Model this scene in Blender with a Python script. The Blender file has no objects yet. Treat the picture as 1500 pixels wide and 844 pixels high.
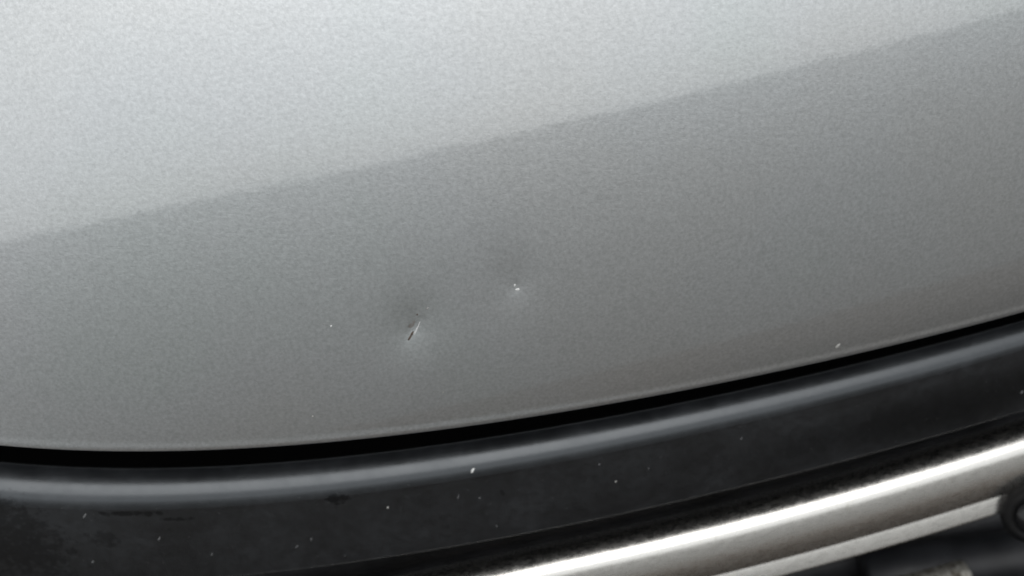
import bpy, math, random
import numpy as np
from mathutils import Matrix, Vector

random.seed(7)
rng = np.random.default_rng(7)
sc = bpy.context.scene
R = math.radians

# ---------------------------------------------------------------- camera
PITCH, ROLL, DIST, LENS = 35.0, 12.0, 0.46, 50.0
AIM = Vector((0, 0, 0.80))
fwd = Vector((0, math.cos(R(PITCH)), -math.sin(R(PITCH))))
rt0 = Vector((1, 0, 0))
up0 = Vector((0, math.sin(R(PITCH)), math.cos(R(PITCH))))
CR = math.cos(R(ROLL)) * rt0 - math.sin(R(ROLL)) * up0
CU = math.sin(R(ROLL)) * rt0 + math.cos(R(ROLL)) * up0
CAM = AIM - fwd * DIST
cd = bpy.data.cameras.new('camera')
cam = bpy.data.objects.new('camera', cd)
sc.collection.objects.link(cam)
m3 = Matrix((CR, CU, -fwd)).transposed()
cam.matrix_world = Matrix.Translation(CAM) @ m3.to_4x4()
cd.lens = LENS
cd.sensor_width = 36
cd.clip_start = 0.01
cd.clip_end = 6000
cd.dof.use_dof = True
cd.dof.focus_distance = 0.452
cd.dof.aperture_fstop = 9.0
sc.camera = cam

# ---------------------------------------------------------------- sky and sun
SUN_EL, SUN_AZ = 60.0, 8.0        # azimuth: degrees from straight in front of the car towards its (viewer's) left
w = bpy.data.worlds.new("World")
sc.world = w
w.use_nodes = True
nt = w.node_tree
nt.nodes.clear()
wo = nt.nodes.new('ShaderNodeOutputWorld')
bg = nt.nodes.new('ShaderNodeBackground')
sky = nt.nodes.new('ShaderNodeTexSky')
sky.sky_type = 'NISHITA'
sky.sun_disc = False
sky.sun_elevation = R(SUN_EL)
sky.air_density = 1.0
sky.dust_density = 4.0
sky.ozone_density = 1.0
hs = nt.nodes.new('ShaderNodeHueSaturation')
hs.inputs['Saturation'].default_value = 0.42
nt.links.new(sky.outputs[0], hs.inputs['Color'])
tcw = nt.nodes.new('ShaderNodeTexCoord')
cn = nt.nodes.new('ShaderNodeTexNoise')
cn.inputs['Scale'].default_value = 2.2
cn.inputs['Detail'].default_value = 5
nt.links.new(tcw.outputs['Generated'], cn.inputs['Vector'])
cr_ = nt.nodes.new('ShaderNodeMapRange')
cr_.inputs['From Min'].default_value = 0.3
cr_.inputs['From Max'].default_value = 0.7
cr_.inputs['To Min'].default_value = 0.60
cr_.inputs['To Max'].default_value = 0.85
nt.links.new(cn.outputs[0], cr_.inputs['Value'])
cm = nt.nodes.new('ShaderNodeMix')
cm.data_type = 'RGBA'
cm.inputs[7].default_value = (9.15, 9.35, 9.3, 1)        # thin overcast veil
nt.links.new(cr_.outputs[0], cm.inputs[0])
nt.links.new(hs.outputs[0], cm.inputs[6])
nt.links.new(cm.outputs[2], bg.inputs['Color'])
nt.links.new(bg.outputs[0], wo.inputs[0])
bg.inputs['Strength'].default_value = 0.11
sd = Vector((math.sin(R(SUN_AZ)) * math.cos(R(SUN_EL)), -math.cos(R(SUN_AZ)) * math.cos(R(SUN_EL)), math.sin(R(SUN_EL))))
sky.sun_rotation = math.atan2(sd.x, sd.y)
sl = bpy.data.lights.new('sun', 'SUN')
sl.energy = 0.7
sl.angle = R(45)
sl.color = (1.0, 0.985, 0.96)
so = bpy.data.objects.new('sun', sl)
so.rotation_euler = sd.to_track_quat('Z', 'Y').to_euler()
so.location = (0, 0, 5)
sc.collection.objects.link(so)

sc.view_settings.view_transform = 'Standard'
sc.view_settings.look = 'None'
sc.view_settings.gamma = 1
sc.view_settings.use_curve_mapping = False
sc.view_settings.exposure = 0.0
sc.cycles.max_bounces = 8
sc.cycles.use_denoising = True

# ---------------------------------------------------------------- helpers
CRn, CUn, Fn, Cn = (np.array(v) for v in (CR, CU, fwd, CAM))
K = 36.0 / LENS / 1500.0


def rays(px, py):
    px = np.asarray(px, float)[..., None]
    py = np.asarray(py, float)[..., None]
    return (px - 750) * K * CRn + (422 - py) * K * CUn + Fn


def project(P):
    d = np.asarray(P) - Cn
    w_ = d @ Fn
    return 750 + (d @ CRn) / w_ / K, 422 - (d @ CUn) / w_ / K


def front(x):
    """plan shape of the nose of the car: gently bowed, ends swept back"""
    return 0.30 * (x + 0.03) ** 2


def dfront(x):
    return 0.60 * (x + 0.03)


XS = np.concatenate([np.linspace(-0.48, -0.235, 36)[:-1], np.linspace(-0.235, 0.235, 377), np.linspace(0.235, 0.48, 36)[1:]])
MID = len(XS) // 2
XA = np.abs(XS)
XC = np.where(XA > 0.18, np.sign(XS) * (0.18 + 0.06 * (1 - np.exp(-(XA - 0.18) / 0.06))), XS)      # levels off towards the sides of the car


def spline(xk, yk, deg=4):
    """smooth curve through measured knots: least squares polynomial + straight extrapolation"""
    c = np.polyfit(xk, yk, deg)
    d = np.polyder(c)
    lo, hi = xk[0], xk[-1]

    def f(x):
        x = np.asarray(x, float)
        xc = np.clip(x, lo, hi)
        return np.polyval(c, xc) + np.polyval(d, xc) * (x - xc)
    return f


def z_of(curve, off):
    """height over XS of the line seen along `curve`, lying `off` metres behind the nose surface"""
    px = np.linspace(-2200, 3700, 3600)
    r = rays(px, curve(px))
    t = np.full(px.shape, 0.45)
    for _ in range(25):
        x = Cn[0] + t * r[:, 0]
        t = (front(x) + off - Cn[1]) / r[:, 1]
    P = Cn + t[:, None] * r
    o = np.argsort(P[:, 0])
    z = np.interp(XS, P[o, 0], P[o, 2])
    return z


def mesh_obj(name, V, F, mat, parent=None, smooth=True, uv=None):
    me = bpy.data.meshes.new(name)
    me.from_pydata([tuple(v) for v in V], [], [tuple(f) for f in F])
    if smooth:
        me.polygons.foreach_set('use_smooth', [True] * len(me.polygons))
    if uv is not None:
        ul = me.uv_layers.new(name='UVMap')
        li = np.zeros(len(me.loops), int)
        me.loops.foreach_get('vertex_index', li)
        ul.data.foreach_set('uv', np.asarray(uv)[li].ravel())
    me.materials.append(mat)
    me.update()
    o = bpy.data.objects.new(name, me)
    sc.collection.objects.link(o)
    if parent:
        o.parent = parent
    return o


def grid_obj(name, P, mat, parent=None, uv=None, closed=False):
    """P: (rows, cols, 3)"""
    nr, nc = P.shape[:2]
    idx = np.arange(nr * nc).reshape(nr, nc)
    rr = list(range(nr - 1))
    a, b, c, d = idx[:-1, :-1], idx[:-1, 1:], idx[1:, 1:], idx[1:, :-1]
    F = np.stack([a, b, c, d], -1).reshape(-1, 4)
    if closed:
        F2 = np.stack([idx[-1, :-1], idx[-1, 1:], idx[0, 1:], idx[0, :-1]], -1).reshape(-1, 4)
        F = np.concatenate([F, F2])
    return mesh_obj(name, P.reshape(-1, 3), F.tolist(), mat, parent, True, None if uv is None else uv.reshape(-1, 2))


def to3(x, y, z):
    return np.stack(np.broadcast_arrays(x, y, z), -1)


def catmull(K_, n):
    """dense smooth samples through section points K_ (m, ...)"""
    K_ = np.asarray(K_, float)
    out = []
    m = len(K_)
    for i in range(m - 1):
        p0, p1, p2, p3 = K_[max(i - 1, 0)], K_[i], K_[i + 1], K_[min(i + 2, m - 1)]
        for j in range(n):
            t = j / n
            out.append(0.5 * (2 * p1 + (p2 - p0) * t + (2 * p0 - 5 * p1 + 4 * p2 - p3) * t * t + (3 * p1 - p0 - 3 * p2 + p3) * t ** 3))
    out.append(K_[-1])
    return np.array(out)


# ---------------------------------------------------------------- materials
class N:
    def __init__(s, name):
        s.m = bpy.data.materials.new(name)
        s.m.use_nodes = True
        s.t = s.m.node_tree
        s.b = s.t.nodes['Principled BSDF']
        s.tc = s.t.nodes.new('ShaderNodeTexCoord')

    def n(s, typ, **kw):
        x = s.t.nodes.new(typ)
        for k, v in kw.items():
            if k in x.inputs.keys():
                x.inputs[k].default_value = v
            else:
                setattr(x, k, v)
        return x

    def l(s, a, b):
        s.t.links.new(a, b)

    def noise(s, scale, detail=3, rough=0.5, coord='Object', stretch=None, w=None):
        x = s.n('ShaderNodeTexNoise')
        x.inputs['Scale'].default_value = scale
        x.inputs['Detail'].default_value = detail
        x.inputs['Roughness'].default_value = rough
        src = s.tc.outputs[coord]
        if stretch:
            mp = s.n('ShaderNodeMapping')
            mp.inputs['Scale'].default_value = stretch
            s.l(src, mp.inputs[0])
            src = mp.outputs[0]
        s.l(src, x.inputs['Vector'])
        return x.outputs[0]

    def ramp(s, src, stops):
        x = s.n('ShaderNodeValToRGB')
        cr = x.color_ramp
        while len(cr.elements) < len(stops):
            cr.elements.new(0.5)
        for e, (p, c) in zip(cr.elements, stops):
            e.position = p
            e.color = (c, c, c, 1) if not hasattr(c, '__len__') else (*c, 1)
        s.l(src, x.inputs[0])
        return x.outputs[0]

    def mix(s, f, a, b, mode='MIX'):
        x = s.n('ShaderNodeMix', data_type='RGBA', blend_type=mode)
        for sock, v in ((x.inputs[0], f), (x.inputs[6], a), (x.inputs[7], b)):
            if hasattr(v, 'is_output'):
                s.l(v, sock)
            elif hasattr(v, '__len__'):
                sock.default_value = (*v, 1)
            else:
                sock.default_value = v
        return x.outputs[2]

    def math(s, op, a, b=0.0):
        x = s.n('ShaderNodeMath', operation=op)
        for sock, v in ((x.inputs[0], a), (x.inputs[1], b)):
            if hasattr(v, 'is_output'):
                s.l(v, sock)
            else:
                sock.default_value = v
        return x.outputs[0]

    def bump(s, h, strength, dist, normal=None):
        x = s.n('ShaderNodeBump')
        x.inputs['Strength'].default_value = strength
        x.inputs['Distance'].default_value = dist
        s.l(h, x.inputs['Height'])
        if normal:
            s.l(normal, x.inputs['Normal'])
        return x.outputs[0]


def simple(name, col, rough=0.5, metal=0.0, coat=0.0):
    k = N(name)
    k.b.inputs['Base Color'].default_value = (*col, 1)
    k.b.inputs['Roughness'].default_value = rough
    k.b.inputs['Metallic'].default_value = metal
    k.b.inputs['Coat Weight'].default_value = coat
    return k


# silver paint: metal-flake base under a clear coat with a little orange peel
k = N('silver_metallic_paint')
flake = k.noise(820, 2, 0.65)
flake2 = k.noise(2400, 1, 0.5)
tone = k.noise(9, 3, 0.5)
fl = k.math('ADD', k.math('MULTIPLY', flake, 0.75), k.math('MULTIPLY', flake2, 0.25))
c1 = k.mix(k.ramp(fl, [(0.30, 0.0), (0.70, 1.0)]), (0.495, 0.517, 0.532), (0.69, 0.718, 0.738))
blotch = k.ramp(tone, [(0.38, (1.0, 0.99, 0.98)), (0.50, (1, 1, 1)), (0.62, (0.975, 1.0, 0.985))])
c1 = k.mix(1.0, c1, blotch, 'MULTIPLY')
k.l(c1, k.b.inputs['Base Color'])
k.b.inputs['Metallic'].default_value = 0.95
k.b.inputs['Roughness'].default_value = 0.46
k.l(k.bump(fl, 0.60, 0.00015), k.b.inputs['Normal'])
peel = k.noise(420, 1, 0.4)
wave = k.noise(34, 1.5, 0.5)
hgt = k.math('ADD', k.math('MULTIPLY', peel, 0.7), k.math('MULTIPLY', wave, 9.0))
k.l(k.bump(hgt, 0.30, 0.000045), k.b.inputs['Coat Normal'])
k.b.inputs['Coat Weight'].default_value = 1.0
k.b.inputs['Coat Roughness'].default_value = 0.06
k.b.inputs['Coat IOR'].default_value = 2.4
PAINT = k.m

# satin black moulded plastic with dust film, wiped smears
k = N('satin_black_plastic')
film = k.noise(26, 5, 0.6)
film2 = k.noise(240, 5, 0.7)
grain = k.noise(1900, 2, 0.6)
f1 = k.ramp(film, [(0.36, 0.40), (0.62, 1.0)])
f2 = k.ramp(film2, [(0.36, 0.45), (0.68, 1.0)])
dust = k.math('MULTIPLY', f1, f2)
# wiped dark marks, placed in metres along (u) and down (v) the strip
uvn = k.n('ShaderNodeSeparateXYZ')
k.l(k.tc.outputs['UV'], uvn.inputs[0])
BLACK_UV = uvn
col = k.mix(dust, (0.0012, 0.0015, 0.0021), (0.0200, 0.0215, 0.0245))
k.l(col, k.b.inputs['Base Color'])
BLACK_COL = col
k.l(k.ramp(dust, [(0.0, 0.27), (1.0, 0.42)]), k.b.inputs['Roughness'])
k.l(k.bump(k.math('ADD', grain, k.math('MULTIPLY', film2, 2.0)), 0.35, 0.00006), k.b.inputs['Normal'])
k.b.inputs['IOR'].default_value = 1.85
k.b.inputs['Specular Tint'].default_value = (0.88, 0.94, 1.0, 1)
BLACK = k.m
BLACKN = k

# polished steel tube, lightly weathered
k = N('weathered_steel')
br = k.noise(700, 3, 0.6, stretch=(0.45, 1, 1))
sp = k.noise(330, 4, 0.62)
sp2 = k.noise(60, 3, 0.5)
spots = k.math('MULTIPLY', k.ramp(sp, [(0.62, 0.0), (0.78, 0.7)]), k.ramp(sp2, [(0.40, 0.1), (0.62, 1.0)]))
k.l(k.mix(spots, (0.83, 0.815, 0.785), (0.36, 0.34, 0.25)), k.b.inputs['Base Color'])
k.b.inputs['Metallic'].default_value = 1.0
k.l(k.math('ADD', k.ramp(br, [(0.3, 0.21), (0.7, 0.33)]), k.math('MULTIPLY', spots, 0.2)), k.b.inputs['Roughness'])
k.l(k.bump(k.math('ADD', sp, br), 0.28, 0.00010), k.b.inputs['Normal'])
STEEL = k.m

k = N('corroded_steel')
sp = k.noise(300, 5, 0.7, stretch=(1, 1, 0.6))
k.l(k.ramp(sp, [(0.40, (0.10, 0.085, 0.065)), (0.52, (0.45, 0.43, 0.38)), (0.62, (0.88, 0.87, 0.83))]), k.b.inputs['Base Color'])
k.l(k.ramp(sp, [(0.4, 0.75), (0.65, 0.3)]), k.b.inputs['Roughness'])
k.b.inputs['Metallic'].default_value = 0.8
k.l(k.bump(sp, 0.9, 0.0006), k.b.inputs['Normal'])
CORRODED = k.m

k = N('dark_rubber')
g = k.noise(90, 5, 0.65)
k.l(k.ramp(g, [(0.35, (0.0025, 0.0028, 0.0035)), (0.7, (0.010, 0.0095, 0.0095))]), k.b.inputs['Base Color'])
k.b.inputs['Roughness'].default_value = 0.6
k.b.inputs['Specular IOR Level'].default_value = 0.15
k.l(k.bump(g, 0.4, 0.001), k.b.inputs['Normal'])
RUBBER = k.m

k = N('grille_plastic')
g = k.noise(40, 4, 0.6)
k.l(k.ramp(g, [(0.35, (0.008, 0.009, 0.011)), (0.7, (0.03, 0.031, 0.036))]), k.b.inputs['Base Color'])
k.b.inputs['Roughness'].default_value = 0.5
GRILLE = k.m

k = N('exposed_primer')
g = k.noise(1500, 3, 0.7)
k.l(k.ramp(g, [(0.35, (0.045, 0.03, 0.022)), (0.65, (0.15, 0.12, 0.10))]), k.b.inputs['Base Color'])
k.b.inputs['Roughness'].default_value = 0.75
RUST = k.m
SHADOWY = simple('gap_shade_black', (0.003, 0.003, 0.0035), 0.9).m  # near-black colour stands in for shade in the channel and panel underside
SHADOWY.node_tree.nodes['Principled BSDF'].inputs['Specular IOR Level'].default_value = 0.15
SCUFF = simple('scuffed_paint', (0.50, 0.47, 0.45), 0.5, 0.95).m
CHIP = simple('bare_chip', (0.70, 0.71, 0.70), 0.45).m
CHIPEDGE = simple('torn_paint', (0.56, 0.57, 0.57), 0.5).m
CHIPDIM = simple('pale_dust', (0.15, 0.155, 0.16), 0.7).m
CHIPMIDDIM = simple('panel_dust', (0.36, 0.36, 0.35), 0.6).m
CHIPMID = simple('pale_grit', (0.46, 0.46, 0.44), 0.5).m

k = N('concrete_ground')
g = k.noise(0.6, 6, 0.6)
g2 = k.noise(14, 5, 0.6)
cg = k.mix(k.ramp(g2, [(0.3, 0.0), (0.7, 1.0)]), (0.158, 0.158, 0.155), (0.218, 0.217, 0.212))
cg = k.mix(k.ramp(g, [(0.4, 0.0), (0.65, 0.5)]), cg, (0.14, 0.137, 0.13))
k.l(cg, k.b.inputs['Base Color'])
k.b.inputs['Roughness'].default_value = 0.9
GROUND = k.m

# ---------------------------------------------------------------- ground
gs = 1500.0
gobj = mesh_obj('ground', [(-gs, -gs, 0), (gs, -gs, 0), (gs, gs, 0), (-gs, gs, 0)], [(0, 1, 2, 3)], GROUND, None, False)
gobj['kind'] = 'structure'

# ---------------------------------------------------------------- measured lines (photo pixels)
EDGE = spline([0, 115, 200, 350, 550, 700, 868, 1050, 1300, 1500], [651, 658, 659, 655, 641, 621, 593, 561, 507, 455])
RIDGE = spline([0, 115, 230, 400, 550, 700, 868, 1100, 1300, 1500], [717, 723, 724, 715, 701, 677, 647, 602, 550, 497])
FACE0 = spline([0, 230, 400, 700, 1100, 1300, 1500], [743, 748, 733, 696, 624, 577, 527])
BOT = spline([0, 350, 550, 700, 868, 1100, 1300, 1500], [858, 842, 823, 795, 762, 709, 661, 602])
SKYLINE = spline([0, 57, 124, 196, 302, 500, 640, 750, 1000, 1110, 1200, 1267, 1333, 1400, 1500],
                 [367, 354, 335, 315, 289, 253, 222, 196, 138, 115, 88, 69, 60, 43, 26], 6)
SK0 = SKYLINE
TUBE_SKY = spline([900, 1036, 1100, 1300, 1500], [828, 796, 779, 728, 665], 2)      # lower edge of the tube's highlight
TUBE_BOT = spline([800, 1100, 1180, 1300, 1450], [898, 832, 812, 776, 735], 2)
FL_BOT = spline([800, 1100, 1180, 1300, 1440], [928, 858, 841, 808, 763], 2)

car = bpy.data.objects.new('car', None)
car.location = (0, 0, 0)
sc.collection.objects.link(car)
car['label'] = 'silver car with a dented front panel above black trim and a steel grille tube'
car['category'] = 'car'

# ---------------------------------------------------------------- dented panel
ze = z_of(EDGE, 0.0)
K1 = 226.0 + 60.0 * XC            # degrees of turn per metre
S = np.concatenate([np.linspace(0, 0.006, 13)[:-1], np.linspace(0.006, 0.21, 240)])
den = np.sqrt(1 + dfront(XS) ** 2)
AZN = np.stack([dfront(XS) / den, -1 / den], -1)      # outward horizontal normal


def profile(E, s):
    """normal elevation in degrees at arc length s above the edge"""
    return E + K1 * s


def integrate(E):
    e = np.radians(profile(E[None, :], S[:, None]))
    ds = np.diff(S)[:, None]
    em = 0.5 * (e[1:] + e[:-1])
    up = np.concatenate([np.zeros((1, len(XS))), np.cumsum(np.cos(em) * ds, 0)])
    back = np.concatenate([np.zeros((1, len(XS))), np.cumsum(np.sin(em) * ds, 0)])
    x = XS[None] + 0 * up
    y = front(XS)[None] + back
    z = ze[None] + up
    nrm = np.stack([np.cos(e) * AZN[None, :, 0], np.cos(e) * AZN[None, :, 1], np.sin(e)], -1)
    return to3(x, y, z), nrm, e


lo, hi = np.full(len(XS), -25.0), np.full(len(XS), 40.0)
for _ in range(30):
    mid = 0.5 * (lo + hi)
    P, Nn, e = integrate(mid)
    d = P - Cn
    d /= np.linalg.norm(d, axis=-1, keepdims=True)
    r = d - 2 * (d * Nn).sum(-1, keepdims=True) * Nn
    rz = r[..., 2]
    px, py = project(P)
    tgt = SKYLINE(px)
    # value of rz on the skyline of each column
    g = py - tgt
    val = np.array([np.interp(0, -g[:, j], rz[:, j]) for j in range(len(XS))])
    hi = np.where(val > 0, mid, hi)
    lo = np.where(val > 0, lo, mid)
Ecol = np.polyval(np.polyfit(XS[np.abs(XS) < 0.21], mid[np.abs(XS) < 0.21], 4), XC)
P, Nn, e = integrate(Ecol)

# raised rim near the free edge
rim = 0.00024 * np.exp(-((S - 0.0012) / 0.0016) ** 2)[:, None, None]
P = P + rim * Nn


def near(px0, py0):
    px, py = project(P)
    i = np.argmin((px - px0) ** 2 + (py - py0) ** 2)
    return np.unravel_index(i, px.shape)


MM = 0.001
px, py = project(P)
U = px
disp = np.zeros(px.shape)


def dent(cx, cy, depth, rx, ry, ang):
    """push the sheet in by depth (m) around photo point, radii in pixels of the photo (about 4.6 per mm)"""
    a = R(ang)
    dx, dy = px - cx, -(py - cy)
    u = dx * math.cos(a) + dy * math.sin(a)
    v = -dx * math.sin(a) + dy * math.cos(a)
    return depth * np.exp(-(u / rx) ** 2 - (v / ry) ** 2)


disp -= dent(605, 480, 1.05 * MM, 35, 30, 60)
disp -= dent(598, 472, 0.45 * MM, 56, 46, 60)
disp -= dent(604, 486, 0.60 * MM, 16, 6, 62)
disp += dent(650, 530, 0.14 * MM, 70, 45, 0)
disp -= dent(753, 414, 0.52 * MM, 31, 26, 100)
disp -= dent(748, 406, 0.42 * MM, 58, 44, 100)
disp -= dent(756, 424, 0.30 * MM, 10, 7, 60)
disp -= dent(670, 450, 0.25 * MM, 120, 70, 20)
P = P + disp[..., None] * Nn
PANEL_P, PANEL_N = P, Nn

# rolled hem and return flange below the edge, hood top beyond the picture
rows = []
hem = []
rad = 0.0011
e0 = np.radians(profile(Ecol, 0.0))
for a in np.linspace(0, 1, 9)[1:]:
    ang = e0 - a * (e0 + math.pi / 2)            # down to straight down
    ctr = P[0] - rad * np.stack([np.cos(e0) * AZN[:, 0], np.cos(e0) * AZN[:, 1], np.sin(e0)], -1)
    hem.append(ctr + rad * np.stack([np.cos(ang) * AZN[:, 0], np.cos(ang) * AZN[:, 1], np.sin(ang)], -1))
under = [hem[7] + 0.0]
for b, up_ in ((0.0012, 0.0003), (0.004, 0.0030), (0.010, 0.010), (0.030, 0.030), (0.07, 0.06)):
    q = hem[7].copy()
    q[:, :2] -= b * AZN
    q[:, 2] += up_
    under.append(q)
q = hem[7].copy()
q[:, :2] -= 0.0006 * AZN
hem.append(q)
top = []
last = P[-1]
el = e[-1].copy()
cur = last.copy()
for j in range(24):
    el = np.minimum(el + R(3.0), R(84))
    cur = cur + 0.014 * np.stack([-np.sin(el) * AZN[:, 0], -np.sin(el) * AZN[:, 1], np.cos(el)], -1)
    top.append(cur.copy())
full = np.concatenate([np.array(hem[::-1]), P, np.array(top)])
arc = np.concatenate([[0], np.cumsum(np.linalg.norm(np.diff(full[:, MID], axis=0), axis=-1))])
uv = np.stack(np.broadcast_arrays(XS[None], arc[:, None]), -1)
panel = grid_obj('hood_panel', full, PAINT, car, uv)
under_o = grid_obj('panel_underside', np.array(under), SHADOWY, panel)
panel['label'] = 'silver metallic panel with two small dents and a scratch'


def surf(px0, py0):
    i = near(px0, py0)
    return Vector(PANEL_P[i]), Vector(PANEL_N[i])


def ray_hit(px0, py0, G, GN):
    """foot point on a gridded surface nearest to a photo point"""
    a, b = project(G)
    i = np.unravel_index(np.argmin((a - px0) ** 2 + (b - py0) ** 2), a.shape)
    n = Vector(GN[i])
    p0 = Vector(G[i])
    r = Vector(rays(px0, py0))
    t = (p0 - CAM).dot(n) / r.dot(n)
    return CAM + r * t, n


def blob(name, px0, py0, poly, mat, parent, G, GN, h=0.00010):
    """small raised or exposed patch whose outline (photo px offsets) lies on the surface, domed to height h"""
    V, F = [], []
    c, n = ray_hit(px0, py0, G, GN)
    pts = []
    for dx, dy in poly:
        p, _ = ray_hit(px0 + dx, py0 + dy, G, GN)
        pts.append(p)
    m = len(pts)
    V += [p - n * 0.00004 for p in pts]
    V += [p * 0.65 + c * 0.35 + n * h * 0.8 for p in pts]
    V += [c + n * h]
    for i in range(m):
        j = (i + 1) % m
        F.append((i, j, m + j, m + i))
        F.append((m + i, m + j, 2 * m))
    return mesh_obj(name, V, F, mat, parent)


def ell(a, b, ang, n=9, jit=0.15):
    out = []
    t = R(ang)
    for i in range(n):
        f = 2 * math.pi * i / n
        q = 1 + random.uniform(-jit, jit)
        u, v = a * q * math.cos(f), b * q * math.sin(f)
        out.append((u * math.cos(t) - v * math.sin(t), -(u * math.sin(t) + v * math.cos(t))))
    return out


GN = PANEL_N
# the scratch: exposed brown sliver, pale torn paint edge beside it, faint scuff above
s1 = blob('scratch', 603, 491, [(-9, 13), (-7, 12), (-2, 7), (2, 1), (3, -5), (1, -7), (-2, -3), (-4, 1), (-6, 7)], RUST, panel, PANEL_P, GN, 0.00006)
s1['label'] = 'brown exposed scratch in the left dent'
blob('scuff', 604, 474, [(-4, 8), (-1, 8), (3, 3), (6, -4), (4, -10), (2, -7), (-1, -6), (-3, 0), (-6, 5)], SCUFF, panel, PANEL_P, GN, 0.00003)
s2 = blob('torn_paint_edge', 610, 484, [(-5, 8), (-3, 7), (1, 1), (4, -6), (6, -13), (5, -13), (2, -7), (-2, 0), (-5, 5)], CHIPEDGE, panel, PANEL_P, GN, 0.00018)
s2['label'] = 'bright raised paint edge along the scratch'
blob('paint_chip', 754, 418, ell(2.6, 1.8, 70), CHIP, panel, PANEL_P, GN, 0.00015)
blob('paint_chip', 758, 424, ell(3.4, 2.3, 20), CHIP, panel, PANEL_P, GN, 0.00018)
blob('paint_chip', 485, 478, ell(1.9, 1.5, 60), CHIP, panel, PANEL_P, GN, 0.00012)
blob('paint_chip', 1227.5, 507, ell(5.2, 2.1, 48), CHIPMID, panel, PANEL_P, GN, 0.00022)
blob('paint_chip', 458, 610, ell(1.8, 1.4, 60), CHIPMID, panel, PANEL_P, GN, 0.00010)
blob('paint_chip', 626, 452, ell(2.4, 1.4, 50), CHIPMIDDIM, panel, PANEL_P, GN, 0.00008)
blob('paint_chip', 649, 575, ell(1.6, 1.2, 50), CHIPMIDDIM, panel, PANEL_P, GN, 0.00008)
blob('paint_chip', 611, 461, ell(1.5, 1.5, 50), RUST, panel, PANEL_P, GN, 0.00005)

V, F = [], []
for q in range(170):
    sx = random.uniform(-20, 1520)
    hi_ = float(EDGE(sx)) - 6
    sy = hi_ - abs(random.gauss(0, 170))
    if sy < 5:
        continue
    a = random.uniform(0.45, 1.0)
    pts = ell(a * random.uniform(1, 2.0), a, random.uniform(20, 90), 5)
    c, n = ray_hit(sx, sy, PANEL_P, PANEL_N)
    base = len(V)
    for dx, dy in pts:
        p = c + (Vector(CR) * dx - Vector(CU) * dy) * K * 0.45
        V.append(p - n * n.dot(p - c) - n * 0.00002)
    V.append(c + n * 0.00006)
    for i in range(5):
        F.append((base + i, base + (i + 1) % 5, base + 5))
o = mesh_obj('fine_dust', V, F, CHIPMIDDIM, panel)
o['kind'] = 'stuff'

# ---------------------------------------------------------------- black trim strip
# section knots: (photo line or height offset, distance behind the nose surface)
zr, zf, zb = z_of(RIDGE, 0.0045), z_of(FACE0, 0.0012), z_of(BOT, 0.0063)
yF = front(XS)


def knot(y_off, z):
    return to3(XS - 0.0, yF + y_off, z)


rk = zr
sec = []
rho = 0.0100 - 0.011 * XC
for ee in (54, 40, 30):
    c40, s40, ce, se = math.cos(R(40)), math.sin(R(40)), math.cos(R(ee)), math.sin(R(ee))
    sec.append(knot(0.0045 + rho * (c40 - ce), rk + rho * (se - s40)))
for ea, eb in ((30, 20), (20, 10), (10, 0), (0, -8), (-8, -14)):
    r3 = rho * 0.62
    sec.append(sec[-1] + to3(0 * XS, -r3 * (math.cos(R(eb)) - math.cos(R(ea))), -r3 * (math.sin(R(ea)) - math.sin(R(eb)))))
for ea, eb in ((54, 62), (62, 70), (70, 76)):        # flatter shoulder running back under the panel
    r4 = rho * 1.5
    sec.insert(0, sec[0] + to3(0 * XS, r4 * (math.cos(R(ea)) - math.cos(R(eb))), r4 * (math.sin(R(eb)) - math.sin(R(ea)))))
# tight turn from the ridge down into the channel
c76 = sec[0]
tn = []
for ee in (90, 110, 135, 165):
    r2 = 0.0016
    tn.append(c76 + np.array([0, r2 * (math.cos(R(76)) - math.cos(R(ee))), r2 * (math.sin(R(ee)) - math.sin(R(76)))]))
sec = tn[::-1] + sec
y3, z3 = sec[-1][:, 1] - front(XS), sec[-1][:, 2]
for q in (0.25, 0.5, 0.75, 1.0):
    sec.append(knot(y3 * (1 - q) + 0.0061 * q + 0.0002 * q * (1 - q), z3 * (1 - q) + (zb + 0.0014) * q))
body0 = catmull(sec, 8)
body = body0[24:]
lip = catmull([knot(0.0061, zb + 0.0010), knot(0.0062, zb + 0.0006), knot(0.0065, zb + 0.0002), knot(0.0074, zb - 0.0001),
               knot(0.0095, zb + 0.0004), knot(0.018, zb + 0.002), knot(0.034, zb + 0.003)], 5)
T = np.concatenate([body, lip])
tarc = np.concatenate([[0], np.cumsum(np.linalg.norm(np.diff(T[:, MID], axis=0), axis=-1))])
tuv = np.stack(np.broadcast_arrays(XS[None], tarc[:, None]), -1)
trim = grid_obj('trim_strip', T[::-1], BLACK, car, tuv[::-1])
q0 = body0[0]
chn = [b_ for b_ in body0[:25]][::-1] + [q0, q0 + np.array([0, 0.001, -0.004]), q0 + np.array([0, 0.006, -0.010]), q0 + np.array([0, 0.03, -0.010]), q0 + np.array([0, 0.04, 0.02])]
grid_obj('shaded_gap_channel', np.array(chn), SHADOWY, trim)  # channel coloured black to paint the shadow of the gap
trim['label'] = 'satin black plastic strip with dust specks and smears'
dTx = np.gradient(T, axis=1)
dTs = np.gradient(T, axis=0)
TN = np.cross(dTx, dTs)
TN /= np.linalg.norm(TN, axis=-1, keepdims=True)
TN *= -np.sign((TN * (T - Cn)).sum(-1, keepdims=True))
cpx, cpy = project(T)


def tuv_at(px0, py0):
    i = np.unravel_index(np.argmin((cpx - px0) ** 2 + (cpy - py0) ** 2), cpx.shape)
    return XS[i[1]], tarc[i[0]]


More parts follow.
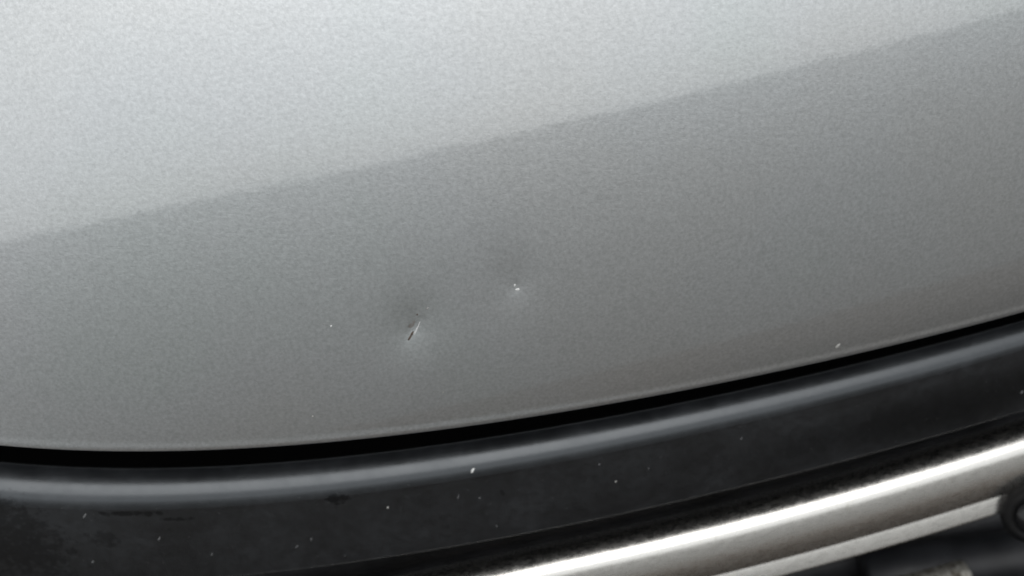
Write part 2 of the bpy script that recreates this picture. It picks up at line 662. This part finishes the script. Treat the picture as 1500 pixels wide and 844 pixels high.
# wiped smears: clean darker marks in the dust film
k = BLACKN
col = BLACK_COL
nz = k.noise(300, 4, 0.7)
spec = k.math('ADD', 0.5, 0.0)
for (sx, sy, rx, ry, amt) in ((497, 730, 0.0046, 0.0028, 0.9), (190, 754, 0.015, 0.0013, 0.85), (262, 760, 0.006, 0.0011, 0.8),
                              (40, 800, 0.020, 0.012, 0.6), (150, 790, 0.006, 0.004, 0.5), (1010, 700, 0.05, 0.012, 0.4), (1380, 600, 0.09, 0.016, 0.8), (20, 790, 0.02, 0.02, 0.6), (560, 735, 0.0015, 0.0008, 0.9), (735, 722, 0.0012, 0.0018, 0.5)):
    u0, v0 = tuv_at(sx, sy)
    du = k.math('DIVIDE', k.math('SUBTRACT', BLACK_UV.outputs[0], u0), rx)
    dv = k.math('DIVIDE', k.math('SUBTRACT', BLACK_UV.outputs[1], v0), ry)
    dd = k.math('ADD', k.math('MULTIPLY', du, du), k.math('MULTIPLY', dv, dv))
    dd = k.math('ADD', dd, k.math('MULTIPLY', k.math('SUBTRACT', nz, 0.5), 5.0 if rx < 0.03 else 0.5))
    msk = k.math('MULTIPLY', k.ramp(dd, [(0.25 if rx < 0.03 else 0.0, 1.0), (1.0, 0.0)]), amt)
    col = k.mix(msk, col, (0.001, 0.0013, 0.0018))
    spec = k.math('SUBTRACT', spec, k.math('MULTIPLY', msk, 0.26))
k.l(col, k.b.inputs['Base Color'])
k.l(k.math('MAXIMUM', spec, 0.2), k.b.inputs['Specular IOR Level'])

o = blob('dust_speck', 692.5, 689, ell(4.4, 2.2, 62), CHIP, trim, T, TN, 0.0004)
o['label'] = 'bright white fleck on the black strip'
for (sx, sy, a, b, an, mt) in ((568, 744, 2.6, 1.4, 60, CHIPMID), (728, 773, 4.5, 2.6, 110, CHIPDIM), (58, 799, 4.5, 1.6, 45, CHIPDIM),
                               (233, 790, 4, 1.5, 60, CHIPDIM), (124, 756, 5, 1.6, 60, CHIPDIM), (137, 822, 5, 1.6, 45, CHIPDIM),
                               (1213, 611, 2.8, 1.8, 40, CHIPDIM), (878, 679, 3, 1.7, 70, CHIPDIM), (902, 706, 2.6, 1.2, 60, CHIPMID),
                               (950, 687, 2.4, 1.2, 70, CHIPDIM), (1086, 643, 2.6, 1.3, 70, CHIPDIM), (1089, 693, 2.4, 1.4, 60, CHIPMID),
                               (924, 727, 3.4, 1.3, 70, CHIPDIM), (456, 790, 4.5, 1.4, 70, CHIPDIM), (434, 802, 4.5, 1.3, 50, CHIPDIM),
                               (671, 728, 5, 1.2, 80, CHIPDIM), (703, 729, 2.4, 1.5, 60, CHIPDIM), (638, 789, 2.6, 1.3, 80, CHIPDIM),
                               (310, 812, 2.4, 1.6, 60, CHIPDIM), (505, 813, 2.4, 1.4, 80, CHIPDIM), (1497, 575, 2.6, 1.6, 60, CHIPDIM)):
    blob('dust_speck', sx, sy, ell(a, b, an), mt, trim, T, TN, 0.00015)
# finer dust nobody could count, one part
V, F = [], []
for q in range(200):
    sx = random.uniform(-20, 1520)
    f0, b0 = float(FACE0(sx)), float(BOT(sx))
    sy = random.uniform(f0 - 4, b0 - 6)
    if sy > 850:
        continue
    a = random.uniform(0.4, 1.0)
    pts = ell(a * random.uniform(1, 1.8), a, random.uniform(30, 90), 5)
    c, n = ray_hit(sx, sy, T, TN)
    base = len(V)
    for dx, dy in pts:
        p = c + (Vector(CR) * dx - Vector(CU) * dy) * K * 0.45
        V.append(p - n * n.dot(p - c) - n * 0.00002)
    V.append(c + n * 0.00006)
    for i in range(5):
        F.append((base + i, base + (i + 1) % 5, base + 5))
o = mesh_obj('fine_dust', V, F, CHIPDIM, trim)
o['kind'] = 'stuff'

# ---------------------------------------------------------------- steel grille tube with a flat lip under it
TO = 0.0080                                    # highlight line, distance behind the nose surface
za = z_of(TUBE_SKY, TO)
sel = XS <= 0.22
ax = to3(XS, front(XS) + TO, za)[sel]
tg = np.gradient(ax, axis=0)
tg /= np.linalg.norm(tg, axis=-1, keepdims=True)
outv = np.cross(tg, np.array([0, 0, 1.0]))
outv /= np.linalg.norm(outv, axis=-1, keepdims=True)
upv = np.cross(outv, tg)


def run(steps, p=(0.0, 0.0), sign=1, n=8):
    """section line built from (start normal, end normal, length) pieces; returns (out, up) points"""
    out = [p]
    o_, u_ = p
    for e_a, e_b, ln in steps:
        for j in range(n):
            em_ = R(e_a + (e_b - e_a) * (j + 0.5) / n)
            o_ -= sign * math.sin(em_) * ln / n
            u_ += sign * math.cos(em_) * ln / n
            out.append((o_, u_))
    return out


upper = run([(21, 55, 0.0040), (55, 95, 0.0085), (95, 150, 0.009), (150, 200, 0.008)])
lower = run([(21, 9, 0.0078), (9, -4, 0.0086)], sign=-1)
seam = lower[-1]
lower2 = run([(-4, -60, 0.0008), (-85, -95, 0.008)], p=seam, sign=-1)
ring2 = upper[::-1] + lower[1:] + lower2[1:]
ring2.append(ring2[0])
Tb = np.array([ax + a * outv + b * upv for a, b in ring2])
tube = grid_obj('grille_tube', Tb, STEEL, car)
tube['label'] = 'weathered polished steel tube below the black strip'
# folded flat lip along the underside of the tube
l0 = (seam[0] - 0.0003, seam[1] - 0.0001)
lf = run([(45, 24, 0.0005), (24, 19, 0.0062), (20, -30, 0.0009), (-30, -90, 0.0006), (-90, -95, 0.006)], p=l0, sign=-1)
lp = np.array([ax + a * outv + b * upv for a, b in lf])
lipo = grid_obj('lip', lp, STEEL, tube)

# ---------------------------------------------------------------- mount at the right end of the tube
def unproj(px0, py0, yoff):
    r = rays(px0, py0)
    t = 0.45
    for _ in range(20):
        x = Cn[0] + t * r[0]
        t = (front(x) + yoff - Cn[1]) / r[1]
    return Vector(Cn + t * r)


def lathe(name, c, axis, prof, mat, parent, n=40, sx=1.0, sy=1.0):
    axis = axis.normalized()
    u = axis.cross(Vector((0, 0, 1))).normalized()
    v = axis.cross(u)
    G = []
    for r_, h in prof:
        G.append([c + axis * h + (u * math.cos(f) * sx + v * math.sin(f) * sy) * r_ for f in np.linspace(0, 2 * math.pi, n + 1)])
    return grid_obj(name, np.array(G), mat, parent)


ma = Vector((-0.25, -1.0, 0.45))
mc = unproj(1514, 758, -0.005)
mount = lathe('tube_mount', mc, ma, [(0.011, -0.02), (0.0120, -0.006), (0.0120, -0.0025), (0.0112, -0.0006), (0.0092, 0.0004), (0.0080, 0.0001), (0.0073, -0.0008), (0.0001, -0.0012)], RUBBER, car)
mount['label'] = 'black rubber mount at the right end of the steel tube'
lathe('cap', mc + ma.normalized() * -0.001, ma, [(0.0070, -0.001), (0.0070, 0.0004), (0.0066, 0.0014), (0.0057, 0.0025), (0.0042, 0.0034), (0.0022, 0.0040), (0.00005, 0.0042)], simple('glossy_black', (0.012, 0.012, 0.013), 0.16).m, mount)

# ---------------------------------------------------------------- second, corroded tube low in the grille
e1 = unproj(1418, 850, 0.030)
e2 = unproj(1100, 935, 0.030)
axd = (e2 - e1).normalized()
prof = []
L = (e2 - e1).length
lowt = lathe('lower_grille_tube', e1, axd, [(0.0001, -0.0005), (0.006, -0.0004), (0.0088, 0.0006), (0.0095, 0.0022), (0.0095, 0.01), (0.0093, 0.05), (0.0095, L), (0.0095, L + 0.15)], CORRODED, car)
lowt['label'] = 'corroded end of a lower steel tube in the dark grille'

# ---------------------------------------------------------------- dark grille interior
zz = np.linspace(-0.34, 0.10, 60)
yy = 0.060 + 0.006 * np.sin(zz * 160)
G = to3(XS[None], (front(XS)[None] + yy[:, None]), (za[None] - 0.01 + zz[:, None]))
back = grid_obj('grille_backing', G, GRILLE, car)
# slanted moulded brace behind the lower tube
b1, b2 = unproj(1330, 830, 0.045), unproj(1600, 800, 0.036)
bd = (b2 - b1).normalized()
lathe('grille_brace', b1, bd, [(0.0001, -0.02), (0.010, -0.02), (0.012, 0.0), (0.013, 0.08), (0.013, 0.12)], GRILLE, car, sy=0.8)

# ---------------------------------------------------------------- unseen dark shelf out of frame, added to darken the car's reflections
bz = [(0.10, -0.36), (0.03, -0.30), (-0.03, -0.22), (-0.075, -0.17), (-0.115, -0.165), (-0.14, -0.19), (-0.090, -0.32), (-0.06, -0.42), (0.05, -0.50)]
kn = [to3(XS * 1.6, 0.30 * (XS * 1.6 + 0.03) ** 2 * 0.6 + a, np.full(len(XS), AIM.z + b - 0.045)) for a, b in bz]
SHELF_MAT = simple('reflection_shelf_brown', (0.135, 0.118, 0.105), 0.85).m  # warm dark tone chosen for what panel, trim and tube reflect
SHELF_MAT.node_tree.nodes['Principled BSDF'].inputs['Specular IOR Level'].default_value = 0.12
reflection_shelf = grid_obj('reflection_shelf', catmull(kn, 5), SHELF_MAT, car)
